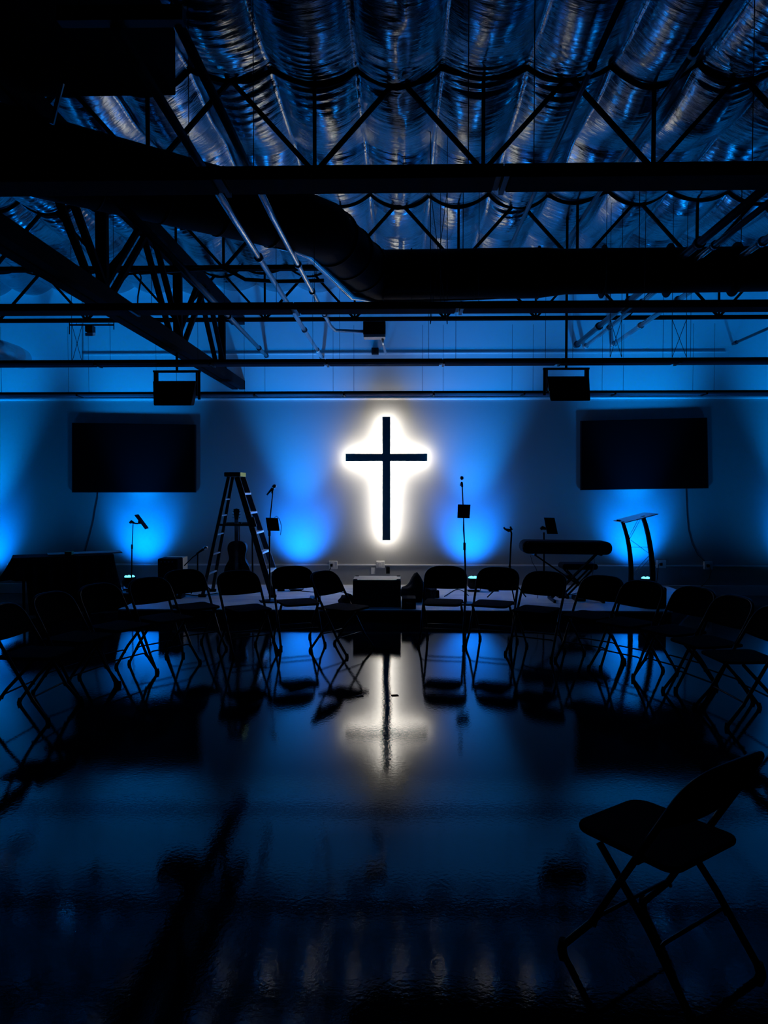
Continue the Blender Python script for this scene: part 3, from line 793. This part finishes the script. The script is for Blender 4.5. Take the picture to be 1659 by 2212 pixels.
# ================================================================ keyboard, stand, bench
def keyboard():
    d = 9.6
    L = P(1129, 1182, d-.14); Rr = P(1323, 1185, d-.14)
    c = (L+Rr)/2; c.y = d; ln = Rr.x-L.x
    t = thing('keyboard', 'electric keyboard under a black cover with rounded ends', 'keyboard', (c.x, d, c.z-.08))
    def rr(hw, hh, r):
        out = []
        for cx, cz, a0 in ((hw-r, hh-r, 0), (-hw+r, hh-r, 90), (-hw+r, -hh+r, 180), (hw-r, -hh+r, 270)):
            for k in range(7): a = R(a0+15*k); out.append((cx+r*math.cos(a), cz+r*math.sin(a)))
        return out
    rot = Matrix.Rotation(math.atan2(L.z-Rr.z, ln), 3, 'Y')
    pts = [c+rot @ Vector((x, -.15, z)) for x, z in rr(ln/2, .083, .075)]
    MB().prism(pts, (0, .32, 0)).build('cover', M['black_fabric'], t, bevel=.02)
    pts = [c+rot @ Vector((x, -.17, z+.04)) for x, z in rr(ln/2-.05, .03, .02)]
    MB().prism(pts, (0, .02, 0)).build('cover_band', M['black'], t, bevel=.004)
    s = thing('keyboard_stand', 'black double braced X stand under the covered keyboard', 'keyboard stand', (c.x, d, ZS))
    zt = c.z-.09; zb = ZS+.02
    xa, xb = P(1152, 1200, d).x, P(1292, 1200, d).x
    xla, xrb = P(1212, 1300, d).x-.12, P(1292, 1300, d).x+.02
    for dy in (-.05, .0): MB().bar((xa, d+dy, zt), (xrb, d+dy, zb), .018, .035, (0, 1, 0)).build('leg', M['steel_dark'], s)
    for dy in (.04, .09): MB().bar((xb, d+dy, zt), (xla, d+dy, zb), .018, .035, (0, 1, 0)).build('leg', M['steel_dark'], s)
    for x in (xa, xb): MB().bar((x, d-.16, zt+.005), (x, d+.16, zt+.005), .03, .03).build('support_arm', M['black'], s, bevel=.005)
    for x in (xla, xrb): MB().bar((x, d-.2, zb), (x, d+.2, zb), .035, .035).build('foot_bar', M['black'], s, bevel=.006)
    MB().cyl(((xa+xrb)/2+.02, d-.07, (zt+zb)/2), ((xa+xrb)/2+.02, d+.11, (zt+zb)/2), .03).build('hinge', M['black'], s)
    d2 = 9.95; p = P(1248, 1228, d2)
    b = thing('keyboard_bench', 'black padded folding bench behind the keyboard stand', 'bench', (p.x, d2, ZS))
    MB().prism([Vector((p.x, d2-.15, p.z+.035))+Vector((x, 0, z)) for x, z in rr(.235, .04, .038)], (0, .3, 0)).build('seat', M['black_fabric'], b, bevel=.015)
    for dy, s1 in ((-.12, 1), (.12, 1), (-.09, -1), (.09, -1)):
        MB().bar((p.x-.17*s1, d2+dy, p.z-.01), (p.x+.17*s1, d2+dy, ZS+.02), .02, .035, (0, 1, 0)).build('leg', M['steel_dark'], b)
    for sx in (-1, 1): MB().bar((p.x+.17*sx, d2-.17, ZS+.015), (p.x+.17*sx, d2+.17, ZS+.015), .03, .03).build('foot_bar', M['black'], b)
    for k, pts in enumerate(([(1146, 1200), (1150, 1215), (1158, 1228), (1162, 1245)], [(1282, 1200), (1284, 1215), (1282, 1230), (1278, 1245)])):
        single(MB().tube([P(x, y, d+.15) for x, y in pts]+[Vector((P(pts[-1][0], 1250, d+.15).x, d+.15, ZS+.01))], .004, 6), 'keyboard_cable', M['cable'],
               ('thin cable hanging from the left end of the keyboard', 'thin cable hanging from the right end of the keyboard')[k], 'cable')
keyboard()

# ================================================================ lectern
def lectern():
    d = 9.75
    t = thing('lectern', 'curved metal lectern with a slanted pale top, on the right of the stage', 'lectern', (P(1385, 1280, d).x, d, ZS))
    def leg(pts, w0, w1, dd):
        n = len(pts); m = MB(); cs = [P(x, y, dd) for x, y in pts]
        cs[-1].z = ZS+.02
        a = []; b = []
        for i, p in enumerate(cs):
            w = (w0+(w1-w0)*i/(n-1))/2
            tn = (cs[min(i+1, n-1)]-cs[max(i-1, 0)]).normalized(); nn = Vector((tn.z, 0, -tn.x))
            a.append(p+nn*w); b.append(p-nn*w)
        vs = []
        for p, q in zip(a, b): vs += [p, q, q+Vector((0, .05, 0)), p+Vector((0, .05, 0))]
        fs = []
        for i in range(n-1):
            for j in range(4): fs.append((i*4+j, i*4+(j+1) % 4, (i+1)*4+(j+1) % 4, (i+1)*4+j))
        fs += [(0, 1, 2, 3), ((n-1)*4+3, (n-1)*4+2, (n-1)*4+1, (n-1)*4)]
        m.add(vs, fs); return m
    L = [(1346, 1127), (1351, 1142), (1356, 1160), (1360, 1180), (1362.5, 1200), (1364, 1220), (1364.5, 1240), (1364, 1262), (1363, 1291)]
    Rp = [(1389.5, 1115), (1396, 1134), (1401, 1154), (1405, 1175), (1408, 1196), (1410, 1216), (1411, 1238), (1411, 1260), (1410, 1291)]
    for dd in (d-.16, d+.16):
        leg(L, .036, .06, dd).build('leg', M['black'], t, bevel=.003)
        leg(Rp, .045, .065, dd).build('leg', M['black'], t, bevel=.003)
    tl, tr = P(1338, 1126, d), P(1406, 1108, d)
    u = (tr-tl).normalized()
    MB().hexa([tl+Vector((0, -.28, -.012)), tr+Vector((0, -.28, -.012)), tr+Vector((0, .28, -.012)), tl+Vector((0, .28, -.012)),
               tl+Vector((0, -.28, .0)), tr+Vector((0, -.28, .0)), tr+Vector((0, .28, .0)), tl+Vector((0, .28, .0))]).build('reading_top', M['acrylic'], t, bevel=.003)
    MB().tube([tl+Vector((.03, 0, -.005)), tl+Vector((-.0, 0, .008)), tl+Vector((-.035, 0, .012))], .011, 8).build('book_lip', M['black'], t)
    m = MB()
    for (x0, y0), (x1, y1) in (((1381, 1117), (1359, 1159)), ((1384.5, 1119), (1361, 1163)), ((1362, 1166), (1404, 1197)), ((1364, 1182), (1402, 1182)),
                               ((1404, 1198), (1369, 1236)), ((1404, 1206), (1371, 1243)), ((1366, 1248), (1380, 1262))):
        m.cyl(P(x0, y0, d), P(x1, y1, d), .0035, 6)
    m.build('brace_rods', M['chrome'], t)
    for (x, y) in ((1360, 1163), (1405, 1198)): MB().cyl(P(x, y, d-.15), P(x, y, d+.2), .009, 8).build('cross_rod', M['black'], t)
    MB().box((P(1387, 1290, d).x, d, ZS+.012), (.46, .46, .024)).build('base_plate', M['black'], t, bevel=.006)
lectern()

# ================================================================ amp + cajon, centre box, bags, clutter
def amp():
    c = P(362, 1245, 9.9)
    a = P(340, 1207, 9.77); b = P(383, 1207, 9.77)
    t = thing('stage_amplifier', 'black amplifier cabinet standing on the stage left of the stepladder', 'amplifier', ((a.x+b.x)/2, 9.9, ZS))
    MB().box(((a.x+b.x)/2, 9.9, (ZS+a.z)/2), (b.x-a.x, .26, a.z-ZS)).build('cabinet', M['black_matte'], t, bevel=.015)
    MB().box(((a.x+b.x)/2, 9.765, (ZS+a.z)/2-.03), (b.x-a.x-.04, .012, a.z-ZS-.12)).build('grille', M['black_fabric'], t)
    for k in range(4): MB().lathe(((a.x+b.x)/2-.08+.05*k, 9.75, a.z-.04), [(.012, 0), (.012, .02)], 12, 'y').build('knob', M['chrome'], t)
    a2 = P(372, 1205, 10.35); b2 = P(397, 1205, 10.3)
    t2 = thing('wooden_drum_box', 'pale wooden box drum just behind the black amplifier', 'drum', ((a2.x+b2.x)/2, 10.35, ZS))
    ang = R(35)
    cc = Vector((b2.x-.17, 10.45, (ZS+a2.z)/2))
    MB().box(cc, (.28, .28, a2.z-ZS), (0, 0, 0)).build('drum_body', M['wood'], t2, bevel=.006)
    MB().lathe((cc.x, cc.y-.141, cc.z), [(.06, 0), (.06, .003)], 24, 'y').build('sound_hole', M['black_matte'], t2)
amp()
def crate():
    yf, yb = 9.03, 9.45
    a = P(762, 1252.5, yf); b = P(866, 1252.5, yf)
    t = thing('box_stand', 'square black box with a pale grey top standing at the stage front below the cross', 'box', ((a.x+b.x)/2, (yf+yb)/2, ZS))
    c = Vector(((a.x+b.x)/2, (yf+yb)/2, 0)); w = b.x-a.x
    MB().box((c.x, c.y, (ZS+a.z-.012)/2), (w, yb-yf, a.z-.012-ZS)).build('box_body', M['crate'], t, bevel=.008)
    MB().box((c.x, c.y, a.z-.006), (w, yb-yf, .012)).build('lid', M['crate_top'], t, bevel=.004)
    m = MB()
    for sx in (-1, 1):
        for sy in (-1, 1): m.box((c.x+sx*(w/2-.03), c.y+sy*((yb-yf)/2-.03), a.z+.002), (.045, .045, .006))
    m.build('corner_plate', M['steel_dark'], t)
crate()
def lump(name, c, size, label, cat, seed=0, m='black_fabric', peak=None):
    import bmesh
    bm = bmesh.new(); bmesh.ops.create_icosphere(bm, subdivisions=4, radius=1)
    for v in bm.verts:
        n = v.co.normalized()
        k = 1+.14*math.sin(4*n.x+seed)*math.cos(3*n.y+seed)+.06*math.sin(9*n.z+5*n.x+seed)+.03*math.sin(17*n.x+13*n.y)
        z = n.z*k
        x = n.x*k; y = n.y*k
        if peak is not None and z > 0:
            z *= math.exp(-((x-peak)/.38)**2)*.75+.25
        z = max(z, -.55)
        v.co = Vector((x*size[0]/2, y*size[1]/2, (z+.55)*size[2]/1.55))
    me = bpy.data.meshes.new(name); bm.to_mesh(me); bm.free()
    for p in me.polygons: p.use_smooth = True
    me.materials.append(M[m]); o = bpy.data.objects.new(name, me); COL.objects.link(o); o.location = c
    return tag(o, label, cat)
lump('soft_bag', (P(903, 1280, 9.6).x, 9.6, ZS), (.48, .38, .36), 'black soft bag slumped on the stage right of the grey topped box', 'bag', 1, peak=-.1)
lump('black_coat', (P(750, 1310, 9.1).x, 9.08, ZS), (.22, .26, .15), 'small black bundle on the stage edge left of the grey topped box', 'cloth bundle', 4)
t = thing('pedal_board', 'flat black case on the stage between the box and the nearest right chair', 'case', (P(883, 1310, 9.0).x, 9.0, ZS))
MB().box((P(883, 1310, 9.0).x, 9.02, ZS+.065), (.17, .26, .13)).build('case_body', M['black_matte'], t, bevel=.008)
MB().box((P(883, 1310, 9.0).x, 8.885, ZS+.08), (.06, .012, .015)).build('case_latch', M['chrome'], t, bevel=.002)
t = thing('floor_monitor', 'low black monitor wedge on the stage right behind the first right chair', 'loudspeaker', (P(915, 1285, 9.9).x, 9.9, ZS))
x = P(900, 1285, 9.95).x
MB().prism([(x-.2, 9.8, ZS), (x-.2, 10.05, ZS), (x-.2, 10.02, ZS+.08), (x-.2, 9.84, ZS+.10)], (.5, 0, 0)).build('wedge_body', M['black_matte'], t, bevel=.01)
MB().prism([(x-.18, 9.815, ZS+.02), (x-.18, 9.835, ZS+.085), (x-.18, 9.825, ZS+.09), (x-.18, 9.80, ZS+.025)], (.46, 0, 0)).build('wedge_grille', M['black_fabric'], t)
# pedals and coiled cables on the deck
pd = [(385, 1294, 'left of the stepladder foot'), (335, 1300, 'near the left end of the stage'), (512, 1284, 'below the guitar'), (680, 1300, 'behind the small turned chair'), (1065, 1276, 'behind the second right chair'),
      (1215, 1290, 'under the keyboard'), (1250, 1296, 'below the keyboard bench')]
for i, (px, py, wh) in enumerate(pd):
    d = F*(1.6-ZS)/(py-1055); p = P(px, py, d)
    t = thing('effects_pedal', 'small black foot pedal on the stage '+wh, 'pedal', (p.x, d, ZS), 'foot pedals on the stage')
    MB().prism([(p.x-.07, d-.1, ZS), (p.x-.07, d+.1, ZS), (p.x-.07, d+.1, ZS+.06), (p.x-.07, d-.1, ZS+.03)], (.14, 0, 0)).build('pedal_body', M['black'], t, bevel=.006)
    MB().cyl((p.x, d-.06, ZS+.03), (p.x, d-.06, ZS+.06), .012).build('foot_switch', M['chrome'], t)
cb = [([(300, 1296), (340, 1291), (380, 1285), (430, 1290), (470, 1284)], 'black cable lying across the left of the stage'),
      ([(640, 1278), (690, 1282), (730, 1280), (757, 1286)], 'black cable on the lit deck left of the grey topped box'),
      ([(560, 1300), (600, 1305), (640, 1298), (690, 1302)], 'black cable by the stepladder foot'),
      ([(960, 1290), (985, 1275), (1000, 1278), (1012, 1288)], 'short curled black cable beneath the first right chair'),
      ([(1180, 1280), (1215, 1288), (1260, 1280), (1320, 1290), (1350, 1284)], 'black cable trailing below the keyboard'),
      ([(1290, 1296), (1325, 1286), (1355, 1290), (1375, 1300)], 'thin black cable between the keyboard stand and the lectern')]
for pts, lb in cb:
    q = []
    for x, y in pts:
        d = F*(1.6-ZS)/(y-1055); p = P(x, y, d); q.append(Vector((p.x, d, ZS+.007)))
    qq = []
    for i in range(len(q)-1):
        for k in range(8):
            u = k/8; a = q[max(i-1, 0)]; b = q[i]; c = q[i+1]; e = q[min(i+2, len(q)-1)]
            v = .5*((2*b)+(c-a)*u+(2*a-5*b+4*c-e)*u*u+(3*b-a-3*c+e)*u**3); v.z = ZS+.007; qq.append(v)
    qq.append(q[-1])
    single(MB().tube(qq, .006, 6), 'stage_cable', M['cable'], lb, 'cable', 'cables on the stage')
for px, py, lb in ((777, 1508, 'short strip of black tape on the floor left of the cross reflection'), (853, 1506, 'short strip of black tape on the floor at the cross reflection')):
    d = F*1.6/(py-1055); p = P(px, py, d)
    single(MB().box((p.x, d, .0012), (.055, .045, .0024), (0, 0, .2)), 'floor_tape', M['tape'], lb, 'tape')

# ================================================================ covered table at left
def table():
    A = P(27, 1206, 9.0); B = P(246, 1197.5, 9.55)      # front edge of the top
    zt = (A.z+B.z)/2; A.z = B.z = zt
    u = (B-A).normalized(); v = Vector((-u.y, u.x, 0)); Lg = (B-A).length; W = .5
    t = thing('folding_table', 'long folding table under the black cloth at the left', 'table', (A+u*Lg/2+v*W/2).xy.to_3d())
    MB().hexa([A+Vector((0, 0, -.035)), B+Vector((0, 0, -.035)), B+v*W+Vector((0, 0, -.035)), A+v*W+Vector((0, 0, -.035)),
               A-Vector((0, 0, .006)), B-Vector((0, 0, .006)), B+v*W-Vector((0, 0, .006)), A+v*W-Vector((0, 0, .006))]).build('tabletop', M['crate'], t)
    for a in (.12, Lg-.3):
        for b in (.07, W-.07):
            p = A+u*a+v*b; MB().cyl((p.x, p.y, 0), (p.x, p.y, zt-.03), .016, 10).build('leg', M['steel_dark'], t)
    # draped cloth: top sheet plus skirt whose drop varies round the edge
    m = MB(); loop = []; N = 60
    def edge(s):   # s in 0..4 round the rim
        k = int(s) % 4; f = s-int(s)
        c = [A, B, B+v*W, A+v*W]
        return c[k].lerp(c[(k+1) % 4], f)
    cen = A+u*Lg/2+v*W/2
    n = 160; rows_ = 9; vs = []
    for j in range(rows_):
        for i in range(n):
            s = 4*i/n; p = edge(s); k = int(s)
            out = (p-cen); out.z = 0
            nrm = [-v, u, v, -u][k]
            drop = {0: zt-.02 if (s-k) > .14 else .20+.0*(s-k), 1: zt-.02, 2: .35, 3: .28}[k]
            if k == 0 and (s-k) <= .14: drop = .26
            f = j/(rows_-1)
            fold = .022*math.sin(s*43)+.014*math.sin(s*71+1)
            flare = [.03, .13, .03, .12][k]
            q = p+nrm*(flare*f**1.2+fold*f); q.z = zt-drop*f+.0
            vs.append(q)
    fs = [(j*n+i, j*n+(i+1) % n, (j+1)*n+(i+1) % n, (j+1)*n+i) for j in range(rows_-1) for i in range(n)]
    m.add(vs, fs, True); m.f.append(tuple(range(n))); m.sm.append(False)
    c = m.build('tablecloth', M['cloth'], None); md = c.modifiers.new('thick', 'SOLIDIFY'); md.thickness = .004
    tag(c, 'black cloth draped over the long table at the left, hanging to the floor', 'tablecloth')
    p = A+u*Lg*.72+v*.25
    single(MB().box(p+Vector((0, 0, .012)), (.9, .3, .016), (0, 0, math.atan2(u.y, u.x))), 'paper_pile', M['paper'], 'flat pale pile of papers on the covered table', 'papers', bevel=.003)
    p = A+u*Lg*.55+v*.1
    t3 = thing('green_box', 'small dark green box on the covered table', 'box', p+Vector((0, 0, .004)))
    MB().box(p+Vector((0, 0, .024)), (.09, .07, .04)).build('box_body', M['green'], t3, bevel=.005)
    MB().box(p+Vector((0, 0, .047)), (.094, .074, .008)).build('lid', M['green'], t3, bevel=.002)
M['cloth'] = mat('black_tablecloth', (.010, .010, .013), .9, noise=.25, nscale=6, bump=.3, bscale=50, spec=.12)
table()

# ================================================================ folding chairs in a ring
def make_chair():
    t = thing('folding_chair', 'folding chair', 'chair', (0, 0, 0), 'folding chairs set in a ring')
    W = .225
    def rail(z):  # front/back frame line in the yz plane, chair faces -y
        return Vector((0, -.20+.47*(z/.79), z))
    r = .0125
    for s in (-1, 1):
        a = rail(.012); k = rail(.46)
        leg = MB().tube([(s*(W+.012), a.y-.035, a.z), (s*W, rail(.15).y, .15), (s*W, k.y, k.z)], r, 10).build('leg', M['black'], t)
        MB().cyl((s*(W+.013), a.y-.037, 0), (s*(W+.010), a.y-.03, .035), .017, 12).build('foot_cap', M['black_matte'], leg)
        leg = MB().tube([(s*(W-.025), -.10, .43), (s*(W-.025), .10, .22), (s*(W-.02), .26, .012)], r, 10).build('leg', M['black'], t)
        MB().cyl((s*(W-.02), .262, 0), (s*(W-.02), .25, .035), .017, 12).build('foot_cap', M['black_matte'], leg)
    pts = []
    for z in (.45, .55, .64): p = rail(z); pts.append(Vector((-W, p.y, z)))
    n = 16
    for i in range(n+1):
        a = math.pi*(1-i/n); c, s_ = math.cos(a), math.sin(a)
        x = W*math.copysign(abs(c)**.62, c); z = .655+.135*abs(s_)**.72
        p = rail(z); pts.append(Vector((x, p.y+.02*(1-(x/W)**2), z)))
    for z in (.64, .55, .45): p = rail(z); pts.append(Vector((W, p.y, z)))
    MB().tube(pts, r, 10).build('back_frame', M['black'], t)
    # back panel with curved lower edge, dished
    m = MB(); nu, nv = 20, 8; vs = []
    for side in (0, 1):
        for j in range(nv+1):
            for i in range(nu+1):
                x = -W+.006+(2*W-.012)*i/nu; q = abs(x/W)
                zt = .655+.13*max(0, 1-q**3.2)**.45; zb = .575-.012*(1-q*q)
                z = zb+(zt-zb)*j/nv
                vs.append(Vector((x, rail(z).y+.024*(1-q*q)+side*.014-.007, z)))
    K = (nu+1)*(nv+1); fs = []
    for side in (0, 1):
        for j in range(nv):
            for i in range(nu):
                a = side*K+j*(nu+1)+i; f = (a, a+1, a+nu+2, a+nu+1); fs.append(f if side else f[::-1])
    for i in range(nu): fs += [(i, i+1, K+i+1, K+i), (nv*(nu+1)+i, K+nv*(nu+1)+i, K+nv*(nu+1)+i+1, nv*(nu+1)+i+1)]
    for j in range(nv):
        a = j*(nu+1); b = a+nu
        fs += [(a, K+a, K+a+nu+1, a+nu+1), (b, b+nu+1, K+b+nu+1, K+b)]
    m.add(vs, fs, True); m.build('backrest', M['chair'], t)
    # seat
    out = []
    for cx, cy, a0, rr_ in ((.15, .14, 0, .05), (-.15, .14, 90, .05), (-.125, -.16, 180, .07), (.125, -.16, 270, .07)):
        for k in range(6): a = R(a0+18*k); out.append((cx+rr_*math.cos(a), cy+rr_*math.sin(a), .43))
    MB().prism(out, (0, 0, .022)).build('seat', M['chair'], t, bevel=.008)
    # rungs with turned-down ends
    for (y, z, w) in ((rail(.17).y, .17, W), (.135, .18, W-.023)):
        MB().tube([(-w, y, z-.03), (-w+.012, y, z-.008), (-w+.035, y, z), (w-.035, y, z), (w-.012, y, z-.008), (w, y, z-.03)], .007, 8).build('rung', M['black'], t)
    MB().cyl((-W, .07, .435), (W, .07, .435), .007, 8).build('pivot_rod', M['black'], t)
    return t
ch0 = make_chair(); first = True
CH = [  # backrest centre x, top y in the photo, facing (None = ring centre), label
    (311, 1252, None, 'folding chair nearest the covered table, overlapping the glow of the left uplight'),
    (390, 1234, None, 'folding chair directly in front of the black amplifier'),
    (508, 1236, None, 'folding chair in front of the stepladder and guitar'),
    (628, 1226, None, 'folding chair just right of the stepladder, its back against the blue glow'),
    (694, 1236, 58, 'folding chair turned sideways, nearest the box on its left'),
    (964, 1225, None, 'folding chair at the foot of the tall microphone stand, first right of the box'),
    (1078, 1227, None, 'folding chair in front of the clamp head stand, second right of the box'),
    (1180, 1236, None, 'folding chair in front of the left end of the keyboard'),
    (1304, 1245, None, 'folding chair in front of the keyboard bench'),
    (1391, 1256, None, 'folding chair directly in front of the lectern'),
    (1503, 1269, None, 'folding chair below the far right outlet box'),
    (1587, 1288, None, 'folding chair second from the right edge of the picture'),
    (1676, 1312, None, 'folding chair cut off by the right edge of the picture'),
    (1588, 1640, 216.9, 'nearest folding chair, very dark, seen from behind at the bottom right'),
    (200, 1266, None, 'folding chair in front of the right half of the covered table'),
    (95, 1285, None, 'folding chair in front of the left half of the covered table'),
    (-14, 1312, None, 'folding chair cut off by the left edge of the picture')]
for px, py, off, lb in CH:
    o = ch0 if first else copy_tree(ch0); first = False
    k = .965
    d = F*(1.6-.79*k)/(py-1055); bx = (px-866)*d/F
    # local -y points at the ring centre (0,5)
    rz = math.atan2(5.0-d, 0-bx)+math.pi/2 if off is None else R(off)
    o.location = (bx+math.sin(rz)*.27*k, d-math.cos(rz)*.27*k, 0); o.rotation_euler = (0, 0, rz); o.scale = (k, k, k)
    o['label'] = lb
t = thing('black_case', 'upright black case on the stage edge just behind the chair before the lectern', 'case', (P(1409, 1310, 9.1).x, 9.1, ZS))
MB().box((P(1409, 1310, 9.1).x, 9.1, ZS+.13), (.28, .22, .26)).build('case_body', M['black_matte'], t, bevel=.02)
MB().tube([(P(1409, 1310, 9.1).x-.05, 9.1, ZS+.26), (P(1409, 1310, 9.1).x-.05, 9.1, ZS+.285), (P(1409, 1310, 9.1).x+.05, 9.1, ZS+.285), (P(1409, 1310, 9.1).x+.05, 9.1, ZS+.26)], .008, 8).build('handle', M['black'], t)
